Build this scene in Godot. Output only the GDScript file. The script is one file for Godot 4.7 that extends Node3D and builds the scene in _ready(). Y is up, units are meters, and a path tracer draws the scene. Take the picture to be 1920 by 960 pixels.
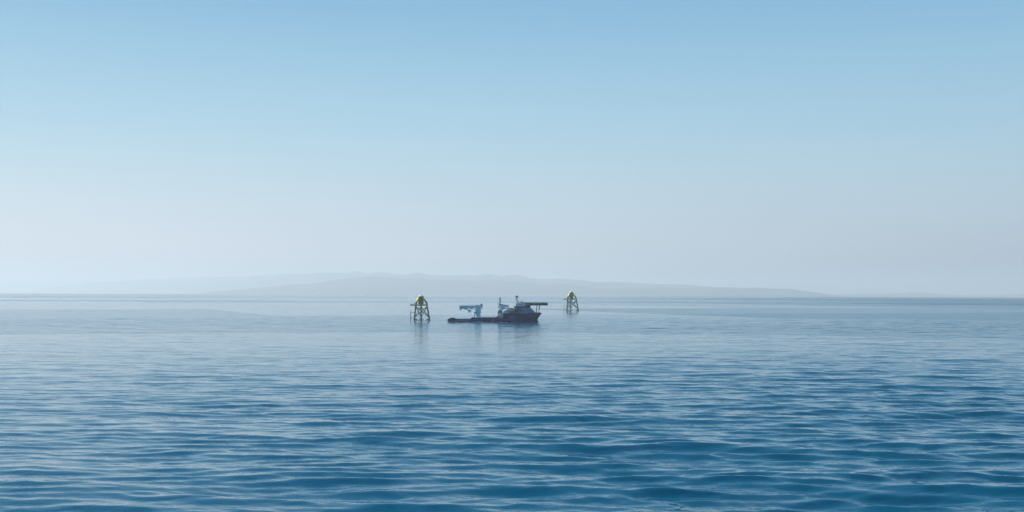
extends Node3D
# A calm hazy strait seen from a ship's deck: an offshore construction vessel between two
# yellow jacket foundations, low hills beyond, far boats on the horizon. Units are metres, y is up.

const TILE := 480.0          # side of one patch of waves
const TILE_N := 1024         # heights along one side of it
const SEA_TURN := 0.41       # the patches lie turned, so that no row of them faces the view
const NEAR_BREEZE := 6.0
const SEA_END := 18000.0     # the horizon of a 25 m high deck

var mat := {}
var layers := FastNoiseLite.new()
var rng := RandomNumberGenerator.new()


# ---------------------------------------------------------------- helpers
func tag(o: Node, label: String, category := "", group := "") -> void:
	o.set_meta("label", label)
	if category: o.set_meta("category", category)
	if group: o.set_meta("group", group)


func thing(called: String, label: String, category: String, at: Vector3, turn := 0.0, group := "") -> Node3D:
	var o := Node3D.new()
	o.name = called
	add_child(o, true)
	o.position = at
	o.rotation.y = turn
	tag(o, label, category, group)
	return o


func new_shape() -> SurfaceTool:
	var st := SurfaceTool.new()
	st.begin(Mesh.PRIMITIVE_TRIANGLES)
	st.set_smooth_group(-1)
	return st


func part(called: String, st: SurfaceTool, material: Material, parent: Node) -> MeshInstance3D:
	st.generate_normals()
	var o := MeshInstance3D.new()
	o.mesh = st.commit()
	o.material_override = material
	o.name = called
	parent.add_child(o, true)
	return o


func numbered_part(called: String, st: SurfaceTool, material: Material, parent: Node) -> MeshInstance3D:
	var n := 0
	var full := called
	while parent.has_node(NodePath(full)):
		n += 1
		full = "%s_%03d" % [called, n]
	return part(full, st, material, parent)


func quad(st: SurfaceTool, a: Vector3, b: Vector3, c: Vector3, d: Vector3) -> void:
	for v in [a, b, c, a, c, d]:
		st.add_vertex(v)


func box(st: SurfaceTool, lo: Vector3, hi: Vector3) -> void:
	prism(st, PackedVector2Array([Vector2(lo.x, lo.y), Vector2(hi.x, lo.y), Vector2(hi.x, hi.y), Vector2(lo.x, hi.y)]), lo.z, hi.z)


func prism(st: SurfaceTool, outline: PackedVector2Array, z0: float, z1: float) -> void:
	# an outline in the x-y plane (anticlockwise) given thickness from z0 to z1
	var o := outline.duplicate()
	if Geometry2D.is_polygon_clockwise(o):
		o.reverse()
	var tri := Geometry2D.triangulate_polygon(o)
	for i in range(0, tri.size(), 3):
		var p := [o[tri[i]], o[tri[i + 1]], o[tri[i + 2]]]
		if (p[1] - p[0]).cross(p[2] - p[0]) < 0:
			p = [p[0], p[2], p[1]]
		for k in [0, 2, 1]: st.add_vertex(Vector3(p[k].x, p[k].y, z1))
		for k in [0, 1, 2]: st.add_vertex(Vector3(p[k].x, p[k].y, z0))
	for i in o.size():
		var a: Vector2 = o[i]
		var b: Vector2 = o[(i + 1) % o.size()]
		quad(st, Vector3(a.x, a.y, z0), Vector3(a.x, a.y, z1), Vector3(b.x, b.y, z1), Vector3(b.x, b.y, z0))


func slab(st: SurfaceTool, outline: PackedVector2Array, y0: float, y1: float) -> void:
	# an outline in the x-z plane given height from y0 to y1
	var flat := new_shape()
	prism(flat, outline, -y1, -y0)
	st.append_from(flat.commit(), 0, Transform3D(Basis(Vector3.RIGHT, Vector3.BACK, Vector3.DOWN), Vector3.ZERO))


func tube(st: SurfaceTool, a: Vector3, b: Vector3, r0: float, r1 := -1.0, n := 12, caps := true) -> void:
	if r1 < 0: r1 = r0
	var d := (b - a).normalized()
	var u := d.cross(Vector3.FORWARD if absf(d.z) < 0.9 else Vector3.UP).normalized()
	var w := d.cross(u)
	for i in n:
		var s := u * cos(TAU * i / n) + w * sin(TAU * i / n)
		var t := u * cos(TAU * (i + 1) / n) + w * sin(TAU * (i + 1) / n)
		quad(st, a + s * r0, b + s * r1, b + t * r1, a + t * r0)
		if caps:
			for v in [a, a + s * r0, a + t * r0, b, b + t * r1, b + s * r1]: st.add_vertex(v)


func lathe(st: SurfaceTool, at: Vector3, profile: PackedVector2Array, n := 20) -> void:
	# profile points are (radius, height), from the bottom up
	for k in profile.size() - 1:
		for i in n:
			var p := []
			for j in [[k, i], [k + 1, i], [k + 1, i + 1], [k, i + 1]]:
				var q: Vector2 = profile[j[0]]
				p.append(at + Vector3(cos(TAU * j[1] / n) * q.x, q.y, sin(TAU * j[1] / n) * q.x))
			quad(st, p[0], p[1], p[2], p[3])


func bar(st: SurfaceTool, a: Vector3, b: Vector3, wide: float, thick: float) -> void:
	# a square-edged beam from a to b, wide across, thick along its own upright
	var d := b - a
	var x := d.normalized()
	var z := x.cross(Vector3.UP if absf(x.y) < 0.95 else Vector3.RIGHT).normalized()
	var y := z.cross(x)
	var one := new_shape()
	box(one, Vector3(0, -thick / 2, -wide / 2), Vector3(d.length(), thick / 2, wide / 2))
	st.append_from(one.commit(), 0, Transform3D(Basis(x, y, z), a))


func paint(color: Color, rough := 0.5, wear := 0.12, grain := 3.0) -> StandardMaterial3D:
	# worn ship's paint: real linear base colour, blotched by weather
	var n := FastNoiseLite.new()
	n.seed = int(color.r * 911 + color.g * 577 + color.b * 353)
	n.frequency = 0.012
	n.fractal_octaves = 5
	var ramp := Gradient.new()
	ramp.offsets = PackedFloat32Array([0.0, 0.45, 1.0])
	var dark := (color * (1.0 - wear)).linear_to_srgb()
	var pale := (color * (1.0 + wear * 0.6) + Color(1, 1, 1) * 0.01 * wear).linear_to_srgb()
	dark.a = 1.0
	pale.a = 1.0
	ramp.colors = PackedColorArray([dark, color.linear_to_srgb(), pale])
	var t := NoiseTexture2D.new()
	t.width = 256
	t.height = 256
	t.seamless = true
	t.noise = n
	t.color_ramp = ramp
	var m := StandardMaterial3D.new()
	m.albedo_texture = t
	m.roughness = rough
	m.uv1_triplanar = true
	m.uv1_scale = Vector3.ONE / grain / 4.0
	return m


func spline(at: float, pts: Array) -> float:
	if at <= pts[0].x: return pts[0].y
	for i in pts.size() - 1:
		if at <= pts[i + 1].x:
			var f: float = (at - pts[i].x) / (pts[i + 1].x - pts[i].x)
			return cubic_interpolate(pts[i].y, pts[i + 1].y, pts[maxi(i - 1, 0)].y, pts[mini(i + 2, pts.size() - 1)].y, f)
	return pts[-1].y


# ---------------------------------------------------------------- light, sky, camera
func to_sun() -> Vector3:
	var az := deg_to_rad(-58.0)
	var el := deg_to_rad(33.0)
	return Vector3(sin(az) * cos(el), sin(el), -cos(az) * cos(el))


func clear_sky(e: float) -> Color:
	# the air's own colour at so many degrees above the horizon
	var stops := [[0.0, 0.68, 0.68, 0.74], [2.0, 0.64, 0.69, 0.765], [4.8, 0.55, 0.70, 0.80], [8.6, 0.40, 0.645, 0.80], [15.0, 0.222, 0.475, 0.715], [22.0, 0.14, 0.35, 0.60], [30.0, 0.10, 0.29, 0.54], [45.0, 0.055, 0.19, 0.42], [90.0, 0.035, 0.13, 0.32]]
	var c := Color.BLACK
	for k in 3:
		var pts := []
		for s in stops: pts.append(Vector2(s[0], s[k + 1]))
		c[k] = spline(e, pts)
	return c


func sky_color(dir: Vector3, clear: Color, sun_flat: Vector2) -> Color:
	var e := rad_to_deg(asin(clampf(dir.y, -1, 1)))
	var c := clear
	var flat := Vector2(dir.x, dir.z)
	var cosine := flat.normalized().dot(sun_flat) if flat.length() > 1e-4 else 0.0
	var near := 0.40 + 1.05 * pow((1 + cosine) / 2, 2.5)      # the haze is brighter towards the sun
	var veil := 1.0 + 0.018 * layers.get_noise_3d(dir.x * 60.0, dir.y * 700.0, dir.z * 60.0)
	c = Color(c.r * veil, c.g * veil, c.b * lerpf(veil, 1.0, 0.4))
	var share := exp(-maxf(e, 0.0) / 4.5)
	c.r *= lerpf(1.0, pow(near, 1.15), share)
	c.g *= lerpf(1.0, pow(near, 0.80), share)
	c.b *= lerpf(1.0, pow(near, 0.60), share)
	return c


func make_sky() -> PanoramaSkyMaterial:
	var w := 1024
	var h := 512
	layers.seed = 5
	layers.frequency = 0.02
	var im := Image.create(w, h, false, Image.FORMAT_RGBF)
	var s := to_sun()
	var sun_flat := Vector2(s.x, s.z).normalized()
	for y in h:
		var el := (0.5 - (y + 0.5) / h) * PI
		var clear := clear_sky(rad_to_deg(el))
		for x in w:
			var az := (x + 0.5) / w * TAU
			im.set_pixel(x, y, sky_color(Vector3(sin(az) * cos(el), sin(el), -cos(az) * cos(el)), clear, sun_flat))
	var m := PanoramaSkyMaterial.new()
	m.energy_multiplier = 0.66
	m.panorama = ImageTexture.create_from_image(im)
	return m


# ---------------------------------------------------------------- waves
func fft_rows(re: PackedFloat32Array, im: PackedFloat32Array, n: int) -> Array:
	var bits := int(round(log(n) / log(2)))
	var rev := PackedInt32Array()
	rev.resize(n)
	for i in n:
		var r := 0
		for b in bits:
			if i & (1 << b): r |= 1 << (bits - 1 - b)
		rev[i] = r
	var cs := PackedFloat32Array()
	var sn := PackedFloat32Array()
	for i in n / 2:
		cs.append(cos(TAU * i / n))
		sn.append(sin(TAU * i / n))
	var a := PackedFloat32Array()
	a.resize(n)
	var c2 := a.duplicate()
	var ore := PackedFloat32Array()
	ore.resize(n * n)
	var oim := ore.duplicate()
	for row in n:
		var o := row * n
		for i in n:
			a[i] = re[o + rev[i]]
			c2[i] = im[o + rev[i]]
		var half := 1
		while half < n:
			var step := n / (2 * half)
			for g in range(0, n, 2 * half):
				var t := 0
				for p in range(g, g + half):
					var q := p + half
					var c := cs[t]
					var s := sn[t]
					var x := a[q] * c - c2[q] * s
					var y := a[q] * s + c2[q] * c
					a[q] = a[p] - x
					c2[q] = c2[p] - y
					a[p] += x
					c2[p] += y
					t += step
			half *= 2
		for i in n:
			ore[i * n + row] = a[i]
			oim[i * n + row] = c2[i]
	return [ore, oim]


# Random sea that repeats every `side` metres. Each system is [rms slope, longest, peak, shortest wavelength, heading, spread power].
# Returns heights, and how far each point is pushed along `heading`, which sharpens the crests.
func waves(n: int, side: float, systems: Array, heading: float, seed_of: int) -> Array:
	rng.seed = seed_of
	var re := PackedFloat32Array()
	re.resize(n * n)
	var im := re.duplicate()
	var w := Vector2(sin(heading), -cos(heading))
	for sy in systems:
		var dk := TAU / side
		var most := mini(n / 2 - 1, int(side / sy[3]) + 1)
		var dir := Vector2(sin(sy[4]), -cos(sy[4]))
		var list := []
		var total := 0.0
		for j in range(-most, most + 1):
			for i in range(-most, most + 1):
				var k := Vector2(i, j) * dk
				var kl := k.length()
				if kl < TAU / sy[1] or kl > TAU / sy[3]: continue
				var c := k.dot(dir) / kl
				if c <= 0.0: continue
				var kp: float = TAU / sy[2]
				var p := pow(kl, -4.0) * exp(-1.2 * pow(kp / kl, 2.0)) * pow(c, sy[5])
				if p * pow(kp, 4.0) < 1e-7: continue
				var a := sqrt(p) * sqrt(-log(1.0 - rng.randf()))
				list.append([i, j, a, rng.randf() * TAU, k.dot(w) / kl])
				total += kl * kl * a * a / 2.0
		var scale: float = sy[0] / sqrt(total)
		for l in list:
			var x: float = l[2] * scale * 0.5 * cos(l[3])
			var y: float = l[2] * scale * 0.5 * sin(l[3])
			var up: int = ((l[1] + n) % n) * n + (l[0] + n) % n
			var down: int = ((n - l[1]) % n) * n + (n - l[0]) % n
			re[up] += x * (1 + l[4])
			im[up] += y * (1 + l[4])
			re[down] += x * (1 - l[4])
			im[down] -= y * (1 - l[4])
	var o := fft_rows(re, im, n)
	return fft_rows(o[0], o[1], n)


func ripple_map(n: int, side: float, systems: Array, gain: float) -> ImageTexture:
	var h: PackedFloat32Array = waves(n, side, systems, 0.0, 77)[0]
	var im := Image.create(n, n, false, Image.FORMAT_RGB8)
	var d := side / n * 2.0
	for j in n:
		var up := ((j + n - 1) % n) * n
		var dn := ((j + 1) % n) * n
		for i in n:
			var v := Vector3(-(h[j * n + (i + 1) % n] - h[j * n + (i + n - 1) % n]) / d * gain, (h[dn + i] - h[up + i]) / d * gain, 1).normalized()
			im.set_pixel(i, j, Color(v.x * 0.5 + 0.5, v.y * 0.5 + 0.5, v.z * 0.5 + 0.5))
	return ImageTexture.create_from_image(im)


func sea_data() -> Array:
	var t := SEA_TURN       # headings are given as seen by the viewer and turned into the patch's own axes
	return waves(TILE_N, TILE, [
		[0.008, 90.0, 38.0, 18.0, 0.25 + t, 8.0],
		[0.022, 50.0, 14.0, 3.0, 0.02 + t, 22.0],
		[0.0075, 6.0, 3.6, 1.3, -0.12 + t, 12.0],
		[0.0065, 12.0, 5.0, 1.8, 0.62 + t, 30.0],
	], t, 4)


func grid_mesh(m: ArrayMesh, pos: PackedVector3Array, uv: PackedVector2Array, cols: int, rows: int) -> void:
	# pos holds rows of cols points, each row farther along +z than the one before
	var nor := PackedVector3Array()
	nor.resize(pos.size())
	for j in rows:
		var up := maxi(j - 1, 0) * cols
		var dn := mini(j + 1, rows - 1) * cols
		for i in cols:
			var ax := pos[j * cols + mini(i + 1, cols - 1)] - pos[j * cols + maxi(i - 1, 0)]
			var az := pos[dn + i] - pos[up + i]
			nor[j * cols + i] = az.cross(ax).normalized()
	var idx := PackedInt32Array()
	idx.resize((cols - 1) * (rows - 1) * 6)
	var k := 0
	for j in rows - 1:
		for i in cols - 1:
			var a := j * cols + i
			idx[k] = a
			idx[k + 1] = a + 1
			idx[k + 2] = a + cols + 1
			idx[k + 3] = a
			idx[k + 4] = a + cols + 1
			idx[k + 5] = a + cols
			k += 6
	var arr := []
	arr.resize(Mesh.ARRAY_MAX)
	arr[Mesh.ARRAY_VERTEX] = pos
	arr[Mesh.ARRAY_NORMAL] = nor
	arr[Mesh.ARRAY_TEX_UV] = uv
	arr[Mesh.ARRAY_INDEX] = idx
	m.add_surface_from_arrays(Mesh.PRIMITIVE_TRIANGLES, arr)


func sea_tile(w: Array) -> ArrayMesh:
	var h: PackedFloat32Array = w[0]
	var push: PackedFloat32Array = w[1]
	var n := TILE_N / 2
	var cell := TILE / n
	var hx := sin(SEA_TURN)
	var hz := -cos(SEA_TURN)
	var pos := PackedVector3Array()
	var uv := PackedVector2Array()
	pos.resize((n + 1) * (n + 1))
	uv.resize((n + 1) * (n + 1))
	for j in n + 1:
		for i in n + 1:
			var c := (j % n) * 2 * TILE_N + (i % n) * 2
			var p := push[c]
			var at := j * (n + 1) + i
			pos[at] = Vector3(i * cell - TILE / 2 - p * hx, h[c], j * cell - TILE / 2 - p * hz)
			uv[at] = Vector2(i, j) / n
	var m := ArrayMesh.new()
	grid_mesh(m, pos, uv, n + 1, n + 1)
	return m


# How steep the waves are at a place, against the glassy water far out: a breeze near the viewer, in patches.
func breeze(x: float, z: float, patch: FastNoiseLite) -> float:
	var d := sqrt(x * x + z * z)
	var f := clampf((d - 100.0) / 480.0, 0.0, 1.0)
	var near := pow(1.0 - f, 1.8)
	var side := smoothstep(-0.1, 0.45, x / d)
	return 1.15 + 1.1 * smoothstep(650.0, 900.0, d) * (1.0 - smoothstep(1050.0, 1200.0, d)) + side * 1.5 + near * (NEAR_BREEZE + 0.9 * patch.get_noise_2d(x, z * 0.5)) * lerpf(1.0, 1.0 + 0.5 * clampf(x / d * 2.5, -1.0, 1.0), 0.8)


func near_sea(w: Array, materials: Array) -> void:
	var h: PackedFloat32Array = w[0]
	var push: PackedFloat32Array = w[1]
	var patch := FastNoiseLite.new()
	patch.seed = 12
	patch.frequency = 0.006
	patch.fractal_octaves = 3
	var n := TILE_N
	var mask := n - 1
	var per := n / TILE
	var ct := cos(SEA_TURN)
	var st := sin(SEA_TURN)
	var cols := 780
	var m := ArrayMesh.new()
	var reach := [[48.0, 230.0], [230.0, 420.0], [420.0, 700.0], [700.0, 1200.0]]
	for k in reach.size():
		var rs := PackedFloat32Array()
		var r: float = reach[k][0]
		while r < reach[k][1]:
			rs.append(r)
			r += 0.5 if r < 300.0 else 0.5 + (r - 300.0) / 450.0
			if r < 95.0: r += 0.5
		rs.append(reach[k][1])
		var rows := rs.size()
		var pos := PackedVector3Array()
		var uv := PackedVector2Array()
		pos.resize(rows * cols)
		uv.resize(rows * cols)
		for j in rows:
			var d := rs[rows - 1 - j]
			for i in cols:
				var az := lerpf(-0.74, 0.74, i / (cols - 1.0))
				var x := d * sin(az)
				var z := -d * cos(az)
				var lx := x * ct - z * st
				var lz := x * st + z * ct
				var gx := (lx + TILE / 2) * per
				var gz := (lz + TILE / 2) * per
				var ix := floori(gx)
				var iz := floori(gz)
				var fx := gx - ix
				var fz := gz - iz
				var a := (iz & mask) * n
				var b := ((iz + 1) & mask) * n
				var c := ix & mask
				var e := (ix + 1) & mask
				var hh := (h[a + c] * (1 - fx) + h[a + e] * fx) * (1 - fz) + (h[b + c] * (1 - fx) + h[b + e] * fx) * fz
				var pp := (push[a + c] * (1 - fx) + push[a + e] * fx) * (1 - fz) + (push[b + c] * (1 - fx) + push[b + e] * fx) * fz
				var amp := breeze(x, z, patch)
				var at := j * cols + i
				pos[at] = Vector3(x, hh * amp, z + pp * amp * 0.6)
				uv[at] = Vector2(lx / TILE, lz / TILE)
		grid_mesh(m, pos, uv, cols, rows)
		m.surface_set_material(k, materials[k])
	var o := MeshInstance3D.new()
	o.mesh = m
	o.name = "sea"
	o.set_meta("kind", "structure")
	add_child(o, true)


func water(rough: float, ripples: Texture2D, strength: float) -> StandardMaterial3D:
	var m := StandardMaterial3D.new()
	m.albedo_color = Color(0.0, 0.073, 0.138).linear_to_srgb()
	m.roughness = rough
	m.metallic_specular = 0.35        # water's two percent
	m.normal_enabled = true
	m.normal_texture = ripples
	m.normal_scale = strength
	m.uv1_scale = Vector3(12, 12, 1)
	return m


func build_sea() -> void:
	var w := sea_data()
	var ripples := ripple_map(512, TILE / 12.0, [
		[0.022, 3.0, 1.6, 0.5, SEA_TURN - 0.1, 3.0],
		[0.015, 0.9, 0.6, 0.2, SEA_TURN + 0.15, 2.0],
	], 8.0)
	near_sea(w, [water(0.05, ripples, 0.11), water(0.06, ripples, 0.16), water(0.06, ripples, 0.2), water(0.10, ripples, 0.38)])
	# glassy beyond, a breeze again towards the horizon
	var tile := sea_tile(w)
	var rough := [0.08, 0.13, 0.18, 0.22, 0.27, 0.33, 0.40, 0.48]
	var gust := FastNoiseLite.new()
	gust.seed = 31
	gust.frequency = 0.0006
	var spin := Basis(Vector3.UP, SEA_TURN)
	for z in rough.size():
		var spots := []
		for j in range(-40, 41):
			for i in range(-40, 41):
				var p: Vector3 = spin * Vector3(i * TILE, 0, j * TILE)
				var r := Vector2(p.x, p.z).length()
				if r >= SEA_END: continue
				var side := smoothstep(-0.05, 0.5, sin(atan2(p.x, -p.z)))
				var level := 0.3 + clampf((r - 2000.0) / 1800.0, 0.0, 3.2) * (0.5 + 1.3 * side) + 2.4 * side + 2.2 * gust.get_noise_2d(p.x * 0.35, p.z)
				if clampi(roundi(level), 0, rough.size() - 1) != z: continue
				if r > 2000.0 and absf(atan2(p.x, -p.z)) > deg_to_rad(58): continue
				# the near water is its own mesh: the patches that lie under it are set lower
				spots.append(Transform3D(spin, p - Vector3(0, 2.0 if r < 850.0 else 0.0, 0)))
		var mm := MultiMesh.new()
		mm.transform_format = MultiMesh.TRANSFORM_3D
		mm.mesh = tile
		mm.instance_count = spots.size()
		for s in spots.size(): mm.set_instance_transform(s, spots[s])
		var o := MultiMeshInstance3D.new()
		o.multimesh = mm
		o.material_override = water(rough[z], ripples, 0.07)
		o.name = ["calm_sea", "open_sea", "open_sea_001", "open_sea_002", "ruffled_sea", "ruffled_sea_001", "ruffled_sea_002", "ruffled_sea_003"][z]
		o.set_meta("kind", "structure")
		add_child(o, true)


# ---------------------------------------------------------------- hills
func hills(called: String, dist: float, depth: float, line: Array, seed_of: int) -> void:
	var pts := []
	var back := []                                    # how far away the ridge is at each place
	for p in line:
		pts.append(Vector2(p[0], p[1]))
		back.append(Vector2(p[0], p[2] if p.size() > 2 else dist))
	var n := FastNoiseLite.new()
	n.seed = seed_of
	n.frequency = 0.0011
	n.fractal_octaves = 5
	var st := new_shape()
	st.set_smooth_group(0)
	var x0: float = pts[0].x
	var x1: float = pts[-1].x
	var cols := 220
	var rows := 24
	var at := func(i: int, j: int) -> Vector3:
		var x := lerpf(x0, x1, float(i) / cols)
		var f := float(j) / rows                      # 0 at the shore, 1 behind the ridge
		var crest := spline(x, pts)
		var rise := sin(minf(f / 0.72, 1.0) * PI / 2) if f < 0.72 else cos((f - 0.72) / 0.28 * PI / 2)
		var gully := n.get_noise_2d(x, f * depth) * crest * 0.30 * (1.0 - absf(f - 0.72) / 0.72) * (0.15 if absf(f - 0.72) < 0.05 else 1.0)
		return Vector3(x, -35.0 + (crest + 35.0) * rise - maxf(gully, -crest * 0.2) * (0.0 if f > 0.7 else 1.0), -spline(x, back) + (0.72 - f) * depth)
	for j in rows:
		for i in cols:
			quad(st, at.call(i, j), at.call(i, j + 1), at.call(i + 1, j + 1), at.call(i + 1, j))
	var o := part(called, st, mat.hill, self)
	o.set_meta("kind", "structure")


func build_hills() -> void:
	hills("coast_hills", 20500.0, 2200.0, [[-5900, 5], [-5376, 47], [-4580, 130], [-3783, 193], [-3186, 256], [-2688, 303], [-2190, 310], [-1693, 297], [-1294, 278], [-797, 266], [-299, 253], [199, 230], [697, 202], [1195, 174], [1593, 146], [1991, 133], [2589, 140], [3186, 143], [3783, 160], [4281, 152], [4779, 140], [5227, 116], [5476, 83], [5775, 44], [5990, 5]], 3)
	hills("far_hills", 24000.0, 2600.0, [[-18198, -14, 37650], [-15731, 38, 35986], [-14014, 212, 34762], [-12380, 324, 33538], [-10614, 387, 32139], [-9362, 408, 31090], [-8170, 443, 30040], [-7040, 447, 28992], [-5972, 469, 27944], [-5127, 471, 27069], [-4325, 503, 26194], [-3715, 480, 25496], [-3132, 463, 24796], [-2507, 428, 24009], [-1982, 431, 24000], [-1399, 415, 24000], [-699, 395, 24000], [0, 381, 24000], [466, 353, 24000], [932, 338, 24000], [1282, 322, 24000], [1574, 305, 24000], [1865, 248, 24000], [2098, 255, 24000], [2331, 285, 24000], [2681, 269, 24000], [2972, 259, 24000], [3264, 243, 24000], [3555, 250, 24000], [3847, 216, 24000], [4313, 189, 24000], [5129, 157, 24000], [5945, 114, 24000], [6644, 47, 24000], [7200, 0, 24000]], 5)
	hills("distant_headland", 25500.0, 1500.0, [[6600, 0], [7183, 24], [7926, 52], [8669, 57], [9041, 75], [9227, 89], [9598, 92], [9846, 66], [10155, 40], [11022, 34], [11642, 55], [12385, 70], [13500, 40]], 9)


# ---------------------------------------------------------------- the vessel
# Its own axes: x towards the bow, y up from the waterline, z towards the starboard side that faces the viewer.
func hull_loft(st: SurfaceTool, levels: Array, entry: float, top_cap: bool) -> void:
	# levels: [height, x of the stern end, x of the bow end, half beam]
	var cols := 48
	var ring := func(l: Array, i: int) -> Vector3:
		var f := float(i) / cols
		var x := lerpf(l[1], l[2], 1.0 - pow(1.0 - f, 1.6))
		var s := clampf((l[2] - x) / entry, 0, 1)
		return Vector3(x, l[0], l[3] * (1.0 - pow(1.0 - s, 2.3)) + 0.02)
	for k in levels.size() - 1:
		for i in cols:
			var a: Vector3 = ring.call(levels[k], i)
			var b: Vector3 = ring.call(levels[k + 1], i)
			var c: Vector3 = ring.call(levels[k + 1], i + 1)
			var d: Vector3 = ring.call(levels[k], i + 1)
			quad(st, a, b, c, d)
			var m := Vector3(1, 1, -1)
			quad(st, d * m, c * m, b * m, a * m)
		var e: Vector3 = ring.call(levels[k], 0)
		var g: Vector3 = ring.call(levels[k + 1], 0)
		quad(st, e * Vector3(1, 1, -1), g * Vector3(1, 1, -1), g, e)
		e = ring.call(levels[k], cols)
		g = ring.call(levels[k + 1], cols)
		quad(st, e, g, g * Vector3(1, 1, -1), e * Vector3(1, 1, -1))
	if top_cap:
		for i in cols:
			var a: Vector3 = ring.call(levels[-1], i)
			var b: Vector3 = ring.call(levels[-1], i + 1)
			quad(st, a, a * Vector3(1, 1, -1), b * Vector3(1, 1, -1), b)


func side_z(x: float, bow: float, entry: float, half: float) -> float:
	return half * (1.0 - pow(1.0 - clampf((bow - x) / entry, 0, 1), 2.3)) + 0.02


func pv(list: Array) -> PackedVector2Array:
	var o := PackedVector2Array()
	for p in list: o.append(Vector2(p[0], p[1]))
	return o


func build_ship() -> void:
	var s := thing("construction_vessel", "long dark red offshore construction vessel with helideck over its bow", "ship", Vector3(-14.9, 0, -960.0))
	# hull: a low work deck aft, a middle deck, and the high forecastle
	var st := new_shape()
	hull_loft(st, [[-3.0, -36.0, 38.5, 7.5], [-1.2, -38.5, 40.9, 8.6], [-0.1, -39.5, 41.0, 9.2], [0.5, -39.9, 38.6, 9.5], [1.43, -40.8, 37.5, 9.8], [2.8, -40.3, 37.6, 10.0]], 24.0, true)
	var hull := part("hull", st, mat.hull, s)
	st = new_shape()
	hull_loft(st, [[2.8, -21.6, 37.6, 10.0], [4.0, -19.9, 38.2, 10.0]], 24.0, true)
	part("midship_hull", st, mat.hull, s)
	st = new_shape()
	hull_loft(st, [[4.0, 7.3, 38.2, 10.0], [6.0, 7.3, 39.5, 10.0], [7.85, 7.3, 40.9, 10.0]], 22.0, true)
	part("forecastle", st, mat.hull, s)
	# pale bulwark round the bow
	st = new_shape()
	for i in 24:
		var xa := lerpf(33.5, 40.85, i / 24.0)
		var xb := lerpf(33.5, 40.85, (i + 1) / 24.0)
		for m in [1.0, -1.0]:
			var a := Vector3(xa, 7.855, side_z(xa, 40.9, 22.0, 10.0) * m)
			var b := Vector3(xb, 7.855, side_z(xb, 40.9, 22.0, 10.0) * m)
			var up := Vector3(0, 0.75, 0)
			var inn := Vector3(-0.15, 0, -0.12 * m)
			if m > 0:
				quad(st, a, a + up, b + up, b)
				quad(st, b + inn, b + inn + up, a + inn + up, a + inn)
				quad(st, a + up, a + up + inn, b + up + inn, b + up)
			else:
				quad(st, b, b + up, a + up, a)
				quad(st, a + inn, a + inn + up, b + inn + up, b + inn)
				quad(st, b + up, b + up + inn, a + up + inn, a + up)
	part("bow_bulwark", st, mat.front, s)
	for z in [-9.7, 9.7]:
		st = new_shape()
		for y in [8.35, 8.85]: tube(st, Vector3(7.6, y, z), Vector3(26.0, y, z), 0.045, -1, 6)
		for k in 13: tube(st, Vector3(7.6 + k * 1.53, 7.85, z), Vector3(7.6 + k * 1.53, 8.85, z), 0.045, -1, 6)
		numbered_part("forecastle_railing", st, mat.pale_grey, s)
	# aft working deck
	st = new_shape()
	box(st, Vector3(-38.7, 2.805, 2.0), Vector3(-34.0, 3.9, 8.6))
	for k in 5: box(st, Vector3(-38.45 + k, 2.95, 8.6), Vector3(-37.85 + k, 3.75, 8.72))
	part("deck_container", st, mat.box_blue, s)
	st = new_shape()
	tube(st, Vector3(-31.4, 1.95, 10.12), Vector3(-20.7, 1.95, 10.12), 0.13, -1, 8)
	tube(st, Vector3(-31.6, 1.3, 10.12), Vector3(-31.3, 2.0, 10.12), 0.16, -1, 8)
	part("rub_rail", st, mat.white, s)
	for k in 9:
		st = new_shape()
		var x := -32.5 + k * 1.35
		box(st, Vector3(x, 2.805, 9.3), Vector3(x + (0.9 if k % 3 else 0.5), 3.15 + 0.12 * (k % 2), 9.7))
		numbered_part("deck_fitting", st, mat.dark_grey, s)
	st = new_shape()
	for z in [-9.6, 9.6]:
		for y in [4.45, 4.9]: tube(st, Vector3(-19.6, y, z), Vector3(7.1, y, z), 0.035, -1, 6)
		for k in 19: tube(st, Vector3(-19.6 + k * 1.48, 4.0, z), Vector3(-19.6 + k * 1.48, 4.9, z), 0.035, -1, 6)
	part("deck_railing", st, mat.pale_grey, s)
	for k in 6:
		st = new_shape()
		var x: float = [-10.2, -7.6, -5.0, 0.2, 0.9, -11.4][k]
		box(st, Vector3(x, 4.004, [5, 6, 4, 7, 3, 7][k]), Vector3(x + [1.6, 1.1, 1.4, 0.9, 1.1, 0.7][k], [4.5, 4.7, 4.4, 4.9, 4.6, 4.6][k], 9.0))
		numbered_part("deck_gear", st, mat.pale_grey if k % 2 else mat.rust, s)
	# fenders over the side amidships
	for x in [-1.9, -0.75]:
		st = new_shape()
		tube(st, Vector3(x, 0.0, 10.25), Vector3(x, 4.9, 10.2), 0.22, -1, 8)
		for k in 6: tube(st, Vector3(x, 0.5 + k * 0.75, 10.24), Vector3(x, 0.75 + k * 0.75, 10.24), 0.28, -1, 8)
		numbered_part("hanging_fender", st, mat.ochre, s)

	# the big knuckle-boom crane aft
	st = new_shape()
	lathe(st, Vector3(-14.45, 4.0, 0), pv([[0, 0], [2.9, 0], [2.9, 0.3], [2.35, 0.7], [2.1, 4.0], [2.75, 4.3], [2.75, 5.3], [2.45, 5.4], [2.45, 9.9], [0, 9.9]]), 24)
	var crane := part("deck_crane", st, mat.crane, s)
	st = new_shape()
	prism(st, pv([[-17.0, 12.4], [-12.4, 12.2], [-11.6, 13.2], [-11.0, 14.6], [-11.6, 15.0], [-13.6, 14.8], [-16.8, 14.6]]), -2.6, 2.6)
	part("slewing_house", st, mat.crane, crane)
	st = new_shape()
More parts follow.
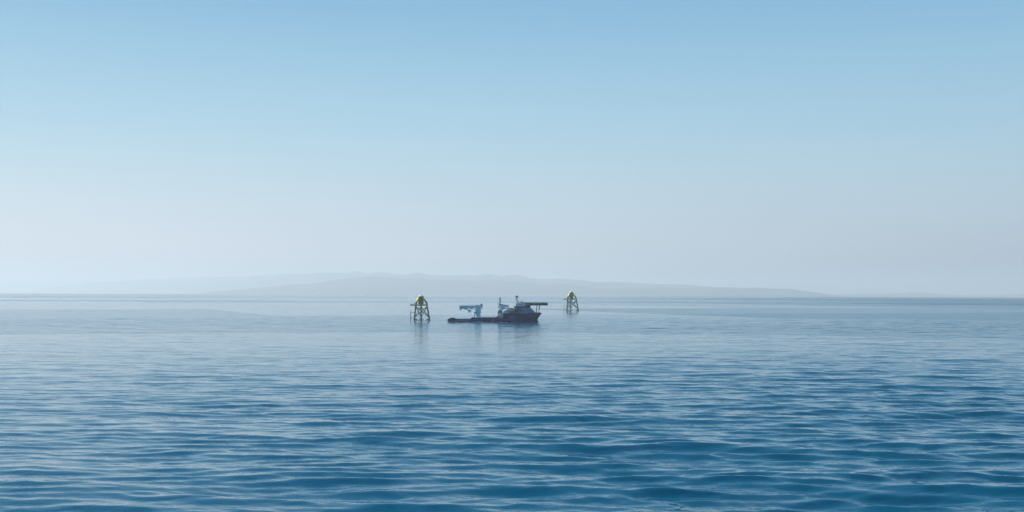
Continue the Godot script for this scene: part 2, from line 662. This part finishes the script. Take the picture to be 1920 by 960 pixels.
	tube(st, Vector3(-11.5, 15.0, -1.6), Vector3(-11.5, 15.0, 1.6), 0.95, -1, 18)
	prism(st, pv([[-12.6, 14.5], [-10.5, 13.7], [-10.6, 15.0], [-11.2, 15.9], [-12.0, 15.6]]), -1.9, 1.9)
	part("winch", st, mat.dark_blue, crane)
	st = new_shape()
	prism(st, pv([[-11.1, 11.2], [-10.6, 11.2], [-10.6, 13.6], [-11.6, 13.6]]), 0.5, 1.8)
	part("operator_cab", st, mat.crane_dark, crane)
	st = new_shape()
	prism(st, pv([[-16.2, 14.15], [-31.0, 14.15], [-31.0, 13.2], [-30.6, 12.2], [-29.8, 11.6], [-21.0, 11.7], [-16.4, 12.7]]), -1.0, 1.0)
	var boom := part("main_boom", st, mat.crane, crane)
	st = new_shape()
	bar(st, Vector3(-30.6, 14.25, 0), Vector3(-16.8, 14.25, 0), 1.2, 0.2)
	for x in [-24.9, -20.1]: box(st, Vector3(x, 14.3, -0.3), Vector3(x + 0.45, 14.9, 0.3))
	box(st, Vector3(-17.0, 14.2, -1.2), Vector3(-14.2, 14.85, 1.2))
	part("boom_walkway", st, mat.crane_dark, crane)
	st = new_shape()
	bar(st, Vector3(-30.2, 13.4, 1.6), Vector3(-24.5, 11.1, 1.6), 1.0, 0.9)
	bar(st, Vector3(-24.6, 11.15, 1.6), Vector3(-21.4, 9.9, 1.6), 1.0, 0.65)
	bar(st, Vector3(-30.2, 13.4, -1.6), Vector3(-24.5, 11.1, -1.6), 1.0, 0.9)
	part("folding_jib", st, mat.crane_dark, crane)
	st = new_shape()
	prism(st, pv([[-30.6, 13.0], [-29.0, 12.6], [-29.0, 10.7], [-29.5, 10.2], [-30.2, 10.3], [-30.6, 11.0]]), -0.8, 0.8)
	part("boom_tip", st, mat.crane, crane)
	st = new_shape()
	prism(st, pv([[-22.9, 11.0], [-21.2, 10.9], [-20.9, 10.2], [-19.5, 10.0], [-19.5, 9.5], [-21.0, 9.4], [-21.3, 8.5], [-22.1, 8.3], [-23.0, 8.7], [-23.1, 9.8]]), 0.9, 2.3)
	part("hook_block", st, mat.crane, crane)
	for z in [-0.5, 0.5]:
		st = new_shape()
		tube(st, Vector3(-11.6, 15.9, z), Vector3(-24.9, 14.95, z), 0.06, -1, 6)
		tube(st, Vector3(-24.9, 14.95, z), Vector3(-30.6, 14.5, z), 0.06, -1, 6)
		numbered_part("hoist_wire", st, mat.dark_grey, crane)
	for m in [-1.3, 1.3]:
		st = new_shape()
		tube(st, Vector3(-21.2, 11.75, m), Vector3(-16.4, 11.3, m), 0.26, -1, 10)
		numbered_part("lifting_ram", st, mat.crane_dark, crane)
	st = new_shape()
	for k in 12:
		var z := 2.5 - 0.15 * k
		box(st, Vector3(-17.8 + 0.12 * (k % 5), 4.3 + k * 0.36, z - 0.3), Vector3(-16.6, 4.38 + k * 0.36, z + 0.3))
	box(st, Vector3(-17.9, 7.7, -1.2), Vector3(-16.9, 9.0, 2.4))
	tube(st, Vector3(-17.6, 4.1, 1.5), Vector3(-17.2, 7.8, 1.5), 0.3, -1, 8)
	part("access_stair", st, mat.crane_dark, crane)

	# the housing over the working well, with dark arched openings
	st = new_shape()
	prism(st, pv([[2.1, 4.0], [7.28, 4.0], [7.28, 7.2], [6.7, 9.6], [6.0, 11.3], [4.9, 11.8], [3.9, 11.2], [3.0, 9.6], [2.5, 7.4]]), -6.5, 6.5)
	var tower := part("handling_tower", st, mat.tower, s)
	for k in 3:
		st = new_shape()
		var x: float = [2.95, 4.25, 5.6][k]
		var top: float = [9.9, 11.3, 10.2][k]
		prism(st, pv([[x, 8.2], [x + 0.95, 8.2], [x + 0.95, top - 0.45], [x + 0.5, top], [x + 0.05, top - 0.45]]), 6.502, 6.62)
		numbered_part("arched_opening", st, mat.glass_dark, tower)
	for k in 3:
		st = new_shape()
		var x: float = [2.7, 4.02, 5.34][k]
		tube(st, Vector3(x, 4.6, 6.7), Vector3(x + 0.12, 10.2, 6.7), 0.12, -1, 8)
		numbered_part("tower_post", st, mat.white, tower)
	st = new_shape()
	prism(st, pv([[1.9, 4.004], [7.25, 4.004], [7.25, 4.9], [5.6, 5.3], [4.0, 5.0], [3.0, 5.5], [1.9, 4.8]]), 6.8, 8.8)
	part("winch_bed", st, mat.rust, s)
	st = new_shape()
	tube(st, Vector3(4.6, 5.1, 8.3), Vector3(6.9, 5.2, 8.3), 0.28, -1, 10)
	part("hose_reel", st, mat.orange, s)
	st = new_shape()
	for b in [[3.2, 3.9, 4.4], [5.2, 6.2, 4.5], [6.5, 7.1, 4.8]]:
		st = new_shape()
		box(st, Vector3(b[0], 4.004, 8.9), Vector3(b[1], b[2], 9.5))
		numbered_part("deck_locker", st, mat.white, s)
	# the smaller crane laid over it
	st = new_shape()
	prism(st, pv([[2.4, 13.4], [3.1, 14.1], [3.4, 15.4], [6.6, 15.2], [8.2, 13.8], [9.6, 12.9], [8.0, 11.2], [6.2, 10.6], [5.8, 11.8], [3.2, 12.0]]), -2.0, 2.0)
	var small := part("stores_crane", st, mat.tower, s)
	st = new_shape()
	bar(st, Vector3(3.2, 15.6, 1.6), Vector3(12.3, 13.8, 1.6), 1.6, 1.7)
	part("crane_girder", st, mat.tower_warm, small)
	for k in 5:
		st = new_shape()
		var f := 0.15 + 0.17 * k
		var c := Vector3(3.2, 15.6, 2.44).lerp(Vector3(12.3, 13.8, 2.44), f)
		box(st, c - Vector3(0.09, 0.75, 0.0), c + Vector3(0.09, 0.75, 0.12))
		numbered_part("girder_stiffener", st, mat.crane_dark, small)
	st = new_shape()
	box(st, Vector3(2.2, 16.1, 0.4), Vector3(4.6, 16.5, 2.8))
	part("girder_platform", st, mat.tower, small)
	st = new_shape()
	bar(st, Vector3(5.8, 13.0, 2.3), Vector3(17.0, 11.9, 2.3), 0.9, 0.8)
	bar(st, Vector3(6.0, 11.5, 2.3), Vector3(12.6, 12.2, 2.3), 0.5, 0.45)
	part("crane_jib", st, mat.tower, small)
	st = new_shape()
	bar(st, Vector3(7.0, 12.6, 2.9), Vector3(8.6, 11.0, 2.9), 0.4, 0.5)
	box(st, Vector3(5.9, 13.3, 2.0), Vector3(7.1, 14.1, 2.3))
	part("crane_ram", st, mat.crane, small)
	st = new_shape()
	tube(st, Vector3(4.65, 16.4, 0.8), Vector3(4.65, 21.8, 0.8), 0.55, 0.5, 14)
	part("mast_pole", st, mat.dark_blue, s)

	# deckhouse
	st = new_shape()
	prism(st, pv([[7.5, 7.855], [12.66, 7.855], [12.66, 11.75], [11.4, 11.6], [7.5, 9.4]]), -8.6, 8.6)
	part("aft_deckhouse", st, mat.house, s)
	st = new_shape()
	box(st, Vector3(12.67, 7.855, -8.4), Vector3(22.95, 11.7, 8.4))
	var block := part("accommodation_block", st, mat.hull_block, s)
	for k in 5:
		st = new_shape()
		var x := 14.2 + k * 1.75
		box(st, Vector3(x, 8.5, 8.402), Vector3(x + 0.62, 9.15, 8.46))
		numbered_part("window", st, mat.glass_grey, block)
	st = new_shape()
	prism(st, pv([[22.96, 7.855], [36.3, 7.855], [31.4, 12.6], [30.9, 12.95], [17.3, 12.95], [17.3, 11.71], [22.96, 11.71]]), -8.0, 8.0)
	var front := part("front_superstructure", st, mat.front, s)
	# the rounded flank and its windows
	st = new_shape()
	prism(st, pv([[26.8, 7.86], [36.0, 7.86], [31.0, 12.7], [29.3, 12.9]]), 8.0, 8.18)
	part("sloping_flank", st, mat.front_dark, front)
	for w in [[23.6, 8.6, 0.9, 0.8], [25.2, 8.3, 0.75, 1.7], [28.2, 8.8, 0.45, 0.5], [30.2, 8.8, 0.45, 0.5], [23.7, 10.4, 0.5, 0.5], [25.6, 10.6, 0.5, 0.5], [27.6, 10.9, 0.5, 0.5]]:
		st = new_shape()
		box(st, Vector3(w[0], w[1], 8.184 if w[0] > 27 else 8.004), Vector3(w[0] + w[2], w[1] + w[3], 8.24 if w[0] > 27 else 8.06))
		numbered_part("window", st, mat.glass_dark, front)
	for k in 5:
		st = new_shape()
		var c := Vector3(31.6 + k * 1.0, 12.75 - k * 0.97, 8.0)
		box(st, c, c + Vector3(0.55, 0.42, 0.3))
		numbered_part("ladder_step", st, mat.dark_blue, front)
	# bridge: a dark band of glass under the wheelhouse
	st = new_shape()
	prism(st, pv([[16.9, 12.955], [30.9, 12.955], [31.3, 14.0], [16.5, 14.0]]), -9.2, 9.2)
	var bridge := part("bridge", st, mat.dark_blue, s)
	for k in 12:
		st = new_shape()
		var x := 17.1 + k * 1.14
		box(st, Vector3(x, 13.2, 9.202), Vector3(x + 1.0, 13.85, 9.25))
		numbered_part("window_pane", st, mat.glass_dark, bridge)
	st = new_shape()
	prism(st, pv([[18.3, 14.005], [26.6, 14.005], [26.6, 16.9], [18.9, 16.9], [18.3, 16.2]]), -5.5, 5.5)
	var upper := part("wheelhouse", st, mat.tower, s)
	st = new_shape()
	box(st, Vector3(18.45, 14.3, 5.502), Vector3(20.2, 15.8, 5.62))
	part("side_door", st, mat.crane, upper)
	for k in 3:
		st = new_shape()
		box(st, Vector3(20.9 + k * 1.2, 15.3, 5.502), Vector3(21.7 + k * 1.2, 16.1, 5.56))
		numbered_part("window", st, mat.glass_grey, upper)
	st = new_shape()
	box(st, Vector3(24.3, 14.2, 5.502), Vector3(26.0, 15.0, 6.3))
	part("liferaft_canister", st, mat.white, upper)
	st = new_shape()
	for y in [17.35, 17.75]: tube(st, Vector3(18.9, y, 5.3), Vector3(24.4, y, 5.3), 0.05, -1, 6)
	for k in 6: tube(st, Vector3(18.9 + k * 1.1, 16.9, 5.3), Vector3(18.9 + k * 1.1, 17.75, 5.3), 0.05, -1, 6)
	part("roof_railing", st, mat.dark_grey, upper)
	for a in [[21.2, 2.6], [22.4, 3.4], [25.6, 2.2]]:
		st = new_shape()
		tube(st, Vector3(a[0], 16.9, -2.0), Vector3(a[0], 16.9 + a[1], -2.0), 0.09, 0.05, 6)
		numbered_part("whip_antenna", st, mat.dark_grey, upper)
	# crooked lattice mast with its radar
	st = new_shape()
	for z in [-0.9, 0.9]:
		bar(st, Vector3(19.9, 16.9, z), Vector3(18.5, 19.6, z), 0.38, 0.42)
		bar(st, Vector3(18.5, 19.5, z), Vector3(18.6, 22.2, z), 0.38, 0.5)
		bar(st, Vector3(21.2, 16.9, z), Vector3(19.6, 19.9, z), 0.38, 0.42)
		bar(st, Vector3(19.6, 19.8, z), Vector3(19.2, 22.2, z), 0.38, 0.42)
	for k in 5:
		var y := 17.6 + k * 0.95
		bar(st, Vector3(19.55 - k * 0.26 if k < 3 else 18.5, y, 0.9), Vector3(20.8 - k * 0.36 if k < 4 else 19.4, y + 0.25, 0.9), 0.2, 0.2)
		bar(st, Vector3(18.6 if k > 1 else 19.3, y, 0.9), Vector3(18.6 if k > 1 else 19.3, y, -0.9), 0.2, 0.2)
	var mast := part("radar_mast", st, mat.dark_blue, s)
	st = new_shape()
	box(st, Vector3(18.2, 21.4, -1.3), Vector3(19.5, 23.2, 1.3))
	part("mast_head", st, mat.mast, mast)
	st = new_shape()
	lathe(st, Vector3(20.0, 21.6, 0.8), pv([[0, 0], [0.5, 0.1], [0.75, 0.6], [0.6, 1.1], [0, 1.3]]), 12)
	part("radar", st, mat.dark_blue, mast)
	st = new_shape()
	lathe(st, Vector3(23.5, 16.9, 1.5), pv([[1.1, 0], [1.25, 0.35], [1.2, 0.8], [0.9, 1.2], [0.45, 1.45], [0, 1.52]]), 18)
	part("satellite_dome", st, mat.tower_warm, s)

	# helideck: an eight-sided plate on a truss, with its net and two props
	var oct := PackedVector2Array()
	for k in 8:
		var a := TAU * (k + 0.5) / 8
		oct.append(Vector2(35.3 + cos(a) * 11.6, sin(a) * 11.6))
	st = new_shape()
	slab(st, oct, 16.85, 17.3)
	var deck := part("helideck", st, mat.deck_dark, s)
	st = new_shape()
	for k in 8:
		var a := oct[k]
		var b := oct[(k + 1) % 8]
		bar(st, Vector3(a.x, 15.0, a.y), Vector3(b.x, 15.0, b.y), 0.4, 0.4)
		for f in 4:
			var p := a.lerp(b, f / 4.0)
			var q := a.lerp(b, (f + 0.5) / 4.0)
			var r := a.lerp(b, (f + 1) / 4.0)
			bar(st, Vector3(p.x, 15.0, p.y), Vector3(q.x, 16.85, q.y), 0.24, 0.24)
			bar(st, Vector3(q.x, 16.85, q.y), Vector3(r.x, 15.0, r.y), 0.24, 0.24)
			bar(st, Vector3(p.x, 15.0, p.y), Vector3(p.x, 16.85, p.y), 0.3, 0.3)
	for k in 7:
		var z := -9.0 + k * 3.0
		bar(st, Vector3(25.3, 15.6, z), Vector3(45.4, 15.6, z), 0.35, 1.6)
	for k in 5:
		var x := 27.5 + k * 4.0
		bar(st, Vector3(x, 15.9, -9.5), Vector3(x, 15.9, 9.5), 0.35, 1.2)
	part("helideck_truss", st, mat.truss, deck)
	st = new_shape()
	for k in 8:
		var a := oct[k]
		var b := oct[(k + 1) % 8]
		var out := ((a + b) / 2 - Vector2(35.3, 0)).normalized() * 1.3
		quad(st, Vector3(a.x, 17.2, a.y), Vector3(b.x, 17.2, b.y), Vector3(b.x + out.x, 17.32, b.y + out.y), Vector3(a.x + out.x, 17.32, a.y + out.y))
	part("safety_net", st, mat.truss, deck)
	st = new_shape()
	prism(st, pv([[24.5, 14.005], [30.7, 14.005], [31.3, 14.6], [32.6, 15.4], [32.6, 16.85], [24.5, 16.85]]), -5.0, 5.0)
	part("helideck_bracket", st, mat.dark_blue, deck)
	for m in [-3.2, 3.2]:
		st = new_shape()
		tube(st, Vector3(36.95 if m > 0 else 39.3, 15.2, m), Vector3(36.2 if m > 0 else 38.45, 7.86, m * 0.62), 0.36, -1, 10)
		numbered_part("helideck_prop", st, mat.mast, s)

	# marks on the hull: pale stripes, two rows of worn lettering too far off to read, small round signs
	var plates := [["hull_emblem", [[13.9, 5.15, 1.8, 0.5], [12.8, 4.0, 4.6, 0.85], [13.1, 3.3, 2.3, 0.35], [18.6, 4.8, 0.9, 0.4]], mat.mark_blue]]
	var rows := [[25.4, 6.0, 13, 0.28, 0.46], [26.7, 6.62, 5, 0.34, 0.6]]
	var marks := []
	for r in rows:
		for k in r[2]: marks.append([r[0] + k * (0.46 if r[2] > 5 else 1.0), r[1], r[3], r[4]])
	plates.append(["hull_lettering", marks, mat.mark_grey])
	plates.append(["thruster_sign", [[27.2, 1.2, 0.45, 0.45], [30.0, 1.2, 0.5, 0.45], [33.0, 1.2, 0.4, 0.4]], mat.mark_blue])
	for p in plates:
		for q in p[1]:
			st = new_shape()
			var bow: float = 37.5 if q[1] < 2 else lerpf(38.2, 40.9, (q[1] - 4.0) / 3.85)
			var entry := 24.0 if q[1] < 2 else 22.0
			var half := 9.8 if q[1] < 2 else 10.0
			var m := 6
			for i in m:
				var xa: float = q[0] + q[2] * i / m
				var xb: float = q[0] + q[2] * (i + 1) / m
				var za := side_z(xa, bow, entry, half) + 0.06
				var zb := side_z(xb, bow, entry, half) + 0.06
				quad(st, Vector3(xa, q[1], za), Vector3(xa, q[1] + q[3], za), Vector3(xb, q[1] + q[3], zb), Vector3(xb, q[1], zb))
			numbered_part(p[0], st, p[2], hull)

	# broken water along the hull
	var lap := FastNoiseLite.new()
	lap.seed = 8
	lap.frequency = 0.16
	st = new_shape()
	st.set_smooth_group(0)
	var foam_edge := func(i: int, inner: bool) -> Vector3:
		var x := -40.6 + i * 0.4
		var z := side_z(x, 37.6, 24.0, 9.8)
		var a := maxf(0.0, lap.get_noise_1d(x * 2.0) + 0.35 * lap.get_noise_1d(x * 9.0) + 0.05)
		return Vector3(x, (0.12 + 0.75 * a) if inner else -0.25, z - 0.3 if inner else z + 0.15 + 1.3 * a)
	for i in 195: quad(st, foam_edge.call(i, false), foam_edge.call(i, true), foam_edge.call(i + 1, true), foam_edge.call(i + 1, false))
	var foam := part("foam", st, mat.foam, self)
	foam.position = s.position
	foam.set_meta("kind", "stuff")
	tag(foam, "low white wash breaking along the vessel's waterline", "foam")

	# the lifeboat hangs in its davits above the maroon block
	st = new_shape()
	for x in [13.3, 17.3]:
		bar(st, Vector3(x, 11.7, 7.6), Vector3(x, 12.4, 9.6), 0.3, 0.3)
		bar(st, Vector3(x, 12.4, 9.6), Vector3(x, 11.3, 9.7), 0.2, 0.2)
	bar(st, Vector3(13.3, 12.3, 9.5), Vector3(17.3, 12.3, 9.5), 0.2, 0.2)
	part("lifeboat_davit", st, mat.pale_grey, s)
	for x in [14.3, 15.6, 16.6]:
		st = new_shape()
		box(st, Vector3(x, 11.702, 6.5), Vector3(x + 0.5, 12.2, 7.3))
		numbered_part("roof_vent", st, mat.dark_grey, block)
	var boat := thing("lifeboat", "small orange lifeboat hanging in davits on the vessel's side", "lifeboat", s.position + Vector3(15.4, 9.75, 9.55))
	st = new_shape()
	lathe(st, Vector3.ZERO, pv([[0, -2.3], [0.45, -2.1], [0.68, -1.4], [0.74, 0], [0.68, 1.3], [0.42, 2.1], [0, 2.35]]), 14)
	var laid := SurfaceTool.new()
	laid.begin(Mesh.PRIMITIVE_TRIANGLES)
	laid.append_from(st.commit(), 0, Transform3D(Basis(Vector3.FORWARD, Vector3.RIGHT, Vector3.UP).orthonormalized(), Vector3(0, 0.65, 0)))
	part("hull", laid, mat.orange, boat)
	st = new_shape()
	prism(st, pv([[-1.7, 1.2], [1.2, 1.2], [0.9, 1.65], [-1.4, 1.65]]), -0.5, 0.5)
	part("canopy", st, mat.orange, boat)


# ---------------------------------------------------------------- jacket foundations
func build_jacket() -> Node3D:
	var j := thing("jacket_foundation", "yellow three-legged jacket foundation with white cap, nearer one beside the vessel's stern", "offshore foundation", Vector3(-83.6, 0, -1015.0), 0.0, "yellow jacket foundations standing in the sea")
	var feet := []
	var tops := []
	var c := Vector3(0.57, 0, 0)
	for k in 3:
		var a: float = deg_to_rad([22.5, 142.5, 262.5][k])
		var d := Vector3(cos(a), 0, sin(a))
		feet.append(c + d * 8.65 + Vector3(0, 0.0, 0))
		tops.append(Vector3(-0.1, 17.6, 0) + d * 5.75)
	var at := func(k: int, y: float) -> Vector3: return feet[k].lerp(tops[k], y / 17.6)
	for k in 3:
		var st := new_shape()
		tube(st, at.call(k, -8.0), at.call(k, 15.0), 0.8, 0.8, 14)
		tube(st, at.call(k, 15.0), at.call(k, 17.6), 0.9, 0.9, 14)
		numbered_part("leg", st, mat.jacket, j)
	for k in 3:
		var m := (k + 1) % 3
		for b in [[0, 13.6, 2.9], [1, 2.4, -8.0]]:
			for flip in 2:
				var st := new_shape()
				var p: int = k if flip else m
				var q: int = m if flip else k
				tube(st, at.call(p, b[1]), at.call(q, b[2]), 0.42, 0.42, 10)
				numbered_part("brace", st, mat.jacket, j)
	# working platform
	var st := new_shape()
	box(st, Vector3(-10.4, 14.2, -5.5), Vector3(4.3, 14.75, 5.6))
	var deck := part("platform", st, mat.platform, j)
	for k in 4:
		st = new_shape()
		var a: Vector3 = [Vector3(-10.3, 0, 5.5), Vector3(4.2, 0, 5.5), Vector3(4.2, 0, -5.4), Vector3(-10.3, 0, -5.4)][k]
		var b: Vector3 = [Vector3(4.2, 0, 5.5), Vector3(4.2, 0, -5.4), Vector3(-10.3, 0, -5.4), Vector3(-10.3, 0, 5.5)][k]
		for y in [15.3, 15.85]: tube(st, a + Vector3(0, y, 0), b + Vector3(0, y, 0), 0.05, -1, 6)
		for f in 7: tube(st, a.lerp(b, f / 6.0) + Vector3(0, 14.75, 0), a.lerp(b, f / 6.0) + Vector3(0, 15.85, 0), 0.05, -1, 6)
		numbered_part("railing", st, mat.yellow, deck)
	for b in [[-10.0, 15.9, -9.0, 3.0], [-8.2, 15.7, -7.2, 4.0], [-6.6, 16.9, -6.0, 4.6], [-4.2, 17.0, -3.6, 3.4], [3.0, 15.8, 4.1, 2.0]]:
		st = new_shape()
		box(st, Vector3(b[0], 14.755, b[3] - 1.0), Vector3(b[2], b[1], b[3]))
		numbered_part("equipment_cabinet", st, mat.platform if b[0] < -8 else mat.yellow, deck)
	# transition piece: the round column, its white cap and three box struts
	st = new_shape()
	lathe(st, Vector3(-0.45, 14.76, 0), pv([[0, 0], [2.75, 0], [2.75, 8.0], [2.9, 8.0], [2.9, 8.5], [0, 8.5]]), 28)
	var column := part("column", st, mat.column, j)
	st = new_shape()
	lathe(st, Vector3(-0.45, 23.27, 0), pv([[2.65, 0], [2.45, 0.45], [1.9, 0.95], [1.1, 1.3], [0, 1.42]]), 24)
	part("cap", st, mat.white, column)
	for k in 3:
		st = new_shape()
		var a: float = deg_to_rad([22.5, 142.5, 262.5][k])
		var d := Vector3(cos(a), 0, sin(a))
		bar(st, Vector3(-0.45, 22.1, 0) + d * 1.9, Vector3(-0.2, 17.4, 0) + d * 5.9, 1.6, 1.5)
		numbered_part("strut", st, mat.yellow, j)
	# boat landing on the left leg, and the cable tubes under the platform
	st = new_shape()
	for z in [4.4, 6.6]:
		tube(st, Vector3(-10.2, -4.0, z), Vector3(-9.6, 8.2, z), 0.3, -1, 10)
		tube(st, Vector3(-9.65, 8.2, z), Vector3(-9.1, 10.0, z), 0.2, -1, 8)
	for y in [2.6, 7.6]:
		for z in [4.4, 6.6]: tube(st, Vector3(-9.8, y, z), at.call(1, y), 0.2, -1, 8)
	for k in 16: tube(st, Vector3(-10.0, 0.5 + k * 0.5, 4.4), Vector3(-10.0, 0.5 + k * 0.5, 6.6), 0.05, -1, 6)
	part("boat_landing", st, mat.yellow_pale, j)
	for x in [0.2, -2.4]:
		st = new_shape()
		tube(st, Vector3(x, 14.2, -2.0), Vector3(x, 11.0, -2.0), 0.2, -1, 8)
		tube(st, Vector3(x, 11.0, -2.0), Vector3(x - 0.9, 9.2, -3.0), 0.2, -1, 8)
		tube(st, Vector3(x - 0.9, 9.2, -3.0), Vector3(-1.2, -6.0, -7.0), 0.2, -1, 8)
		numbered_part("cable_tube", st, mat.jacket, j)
	return j


func far_boat(label: String, at: Vector3, turn: float, size: float) -> void:
	var b := thing("far_boat", label, "boat", at, turn, "boats far off on the horizon")
	b.scale = Vector3.ONE * size
	var st := new_shape()
	hull_loft(st, [[-0.8, -9.0, 8.0, 1.9], [0.4, -9.8, 9.2, 2.5], [2.6, -10.0, 11.0, 2.9]], 9.0, true)
	part("hull", st, mat.far_hull, b)
	st = new_shape()
	prism(st, pv([[-5.0, 2.605], [3.0, 2.605], [2.2, 5.0], [0.8, 7.4], [-3.2, 7.4], [-4.4, 5.0]]), -1.9, 1.9)
	part("cabin", st, mat.far_hull, b)
	st = new_shape()
	tube(st, Vector3(-1.2, 7.4, 0), Vector3(-1.2, 13.0, 0), 0.25, 0.15, 8)
	part("mast", st, mat.far_hull, b)


func _ready() -> void:
	# camera: on a deck 25 m above the water, held a little out of level as the photograph is
	var cam := Camera3D.new()
	cam.name = "camera"
	cam.fov = 26.24
	cam.near = 0.5
	cam.far = 80000.0
	cam.position = Vector3(0, 25, 0)
	cam.rotation_order = EULER_ORDER_YXZ
	cam.rotation = Vector3(deg_to_rad(1.961), 0, deg_to_rad(0.239))
	add_child(cam)
	cam.make_current()

	var env := Environment.new()
	env.background_mode = Environment.BG_SKY
	env.sky = Sky.new()
	env.sky.sky_material = make_sky()
	env.tonemap_mode = Environment.TONE_MAPPER_LINEAR
	env.tonemap_exposure = 1.47
	# the haze of the whole strait: even, and brighter towards the sun as sea haze is
	env.volumetric_fog_enabled = true
	env.volumetric_fog_density = 0.00009
	env.volumetric_fog_albedo = Color(0.865, 0.93, 0.975)
	env.volumetric_fog_anisotropy = 0.2
	env.volumetric_fog_length = 26000.0
	env.sdfgi_enabled = true
	env.ssao_enabled = true
	env.ssil_enabled = true
	var we := WorldEnvironment.new()
	we.name = "environment"
	we.environment = env
	add_child(we)

	var sun := DirectionalLight3D.new()
	sun.name = "sun"
	sun.light_energy = 1.6
	sun.light_color = Color(1.0, 0.975, 0.93)
	sun.light_angular_distance = 0.5
	sun.shadow_enabled = true
	sun.look_at_from_position(Vector3.ZERO, -to_sun(), Vector3.UP)
	add_child(sun)

	mat = {
		"hill": paint(Color(0.025, 0.06, 0.075), 0.9, 0.4, 300.0),
		"hull": paint(Color(0.004, 0.018, 0.11), 0.7, 0.25, 4.0),
		"hull_block": paint(Color(0.05, 0.03, 0.09), 0.5, 0.25, 3.0),
		"front": paint(Color(0.10, 0.24, 0.40), 0.4, 0.2, 3.0),
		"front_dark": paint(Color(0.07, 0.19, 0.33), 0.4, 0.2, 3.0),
		"house": paint(Color(0.16, 0.36, 0.58), 0.4, 0.1, 3.0),
		"crane": paint(Color(0.31, 0.56, 0.68), 0.4, 0.15, 3.0),
		"crane_dark": paint(Color(0.08, 0.18, 0.32), 0.45, 0.2, 2.0),
		"tower": paint(Color(0.60, 0.68, 0.70), 0.45, 0.25, 2.0),
		"tower_warm": paint(Color(0.52, 0.56, 0.55), 0.45, 0.2, 2.0),
		"white": paint(Color(0.8, 0.8, 0.8), 0.4, 0.08, 2.0),
		"pale_grey": paint(Color(0.45, 0.48, 0.5), 0.5, 0.2, 2.0),
		"dark_grey": paint(Color(0.06, 0.07, 0.09), 0.6, 0.2, 2.0),
		"dark_blue": paint(Color(0.012, 0.05, 0.10), 0.5, 0.2, 2.0),
		"mast": paint(Color(0.05, 0.14, 0.24), 0.5, 0.2, 2.0),
		"deck_dark": paint(Color(0.02, 0.045, 0.06), 0.7, 0.2, 2.0),
		"truss": paint(Color(0.03, 0.09, 0.16), 0.6, 0.3, 1.0),
		"box_blue": paint(Color(0.01, 0.06, 0.16), 0.5, 0.2, 2.0),
		"rust": paint(Color(0.16, 0.05, 0.05), 0.7, 0.4, 1.0),
		"ochre": paint(Color(0.22, 0.16, 0.06), 0.7, 0.4, 1.0),
		"orange": paint(Color(0.75, 0.22, 0.10), 0.45, 0.1, 1.0),
		"mark_blue": paint(Color(0.03, 0.09, 0.19), 0.5, 0.1, 1.0),
		"mark_grey": paint(Color(0.09, 0.10, 0.15), 0.5, 0.1, 1.0),
		"jacket": paint(Color(0.13, 0.20, 0.15), 0.55, 0.3, 2.0),  # yellow legs and braces in shade: the shade is painted into this dark green
		"column": paint(Color(0.14, 0.18, 0.08), 0.5, 0.2, 2.0),  # same yellow paint as the struts, darkened to stand in for shade
		"yellow": paint(Color(0.66, 0.55, 0.04), 0.45, 0.2, 2.0),
		"yellow_pale": paint(Color(0.38, 0.45, 0.44), 0.6, 0.3, 1.0),
		"platform": paint(Color(0.12, 0.14, 0.15), 0.6, 0.25, 2.0),
		"far_hull": paint(Color(0.01, 0.01, 0.02), 0.6, 0.1, 3.0),
		"foam": paint(Color(0.5, 0.58, 0.62), 0.7, 0.2, 0.6),
		"glass_dark": paint(Color(0.005, 0.02, 0.045), 0.12, 0.1, 2.0),
		"glass_grey": paint(Color(0.06, 0.11, 0.16), 0.15, 0.1, 2.0),
	}

	mat.hull.metallic_specular = 0.2
	build_sea()
	build_hills()
	build_ship()
	var near := build_jacket()
	var far: Node3D = near.duplicate()
	far.name = "jacket_foundation_001"
	add_child(far, true)
	far.position = Vector3(86.6, 0, -1595.0)
	tag(far, "yellow three-legged jacket foundation with white cap, farther one beyond the vessel's bow", "offshore foundation", "yellow jacket foundations standing in the sea")
	near.scale = Vector3.ONE * 0.946
	far.scale = Vector3.ONE * 1.16
	far_boat("tiny faint boat on the horizon right of the farther jacket foundation", Vector3(1246, 0, -9000), 1.2, 1.5)
	far_boat("tiny faint boat on the horizon just above the gap between the two cranes", Vector3(-253, 0, -10000), -1.2, 1.3)
	far_boat("tiny faint boat on the horizon left of the nearer jacket foundation", Vector3(-1326, 0, -10000), 1.1, 1.3)
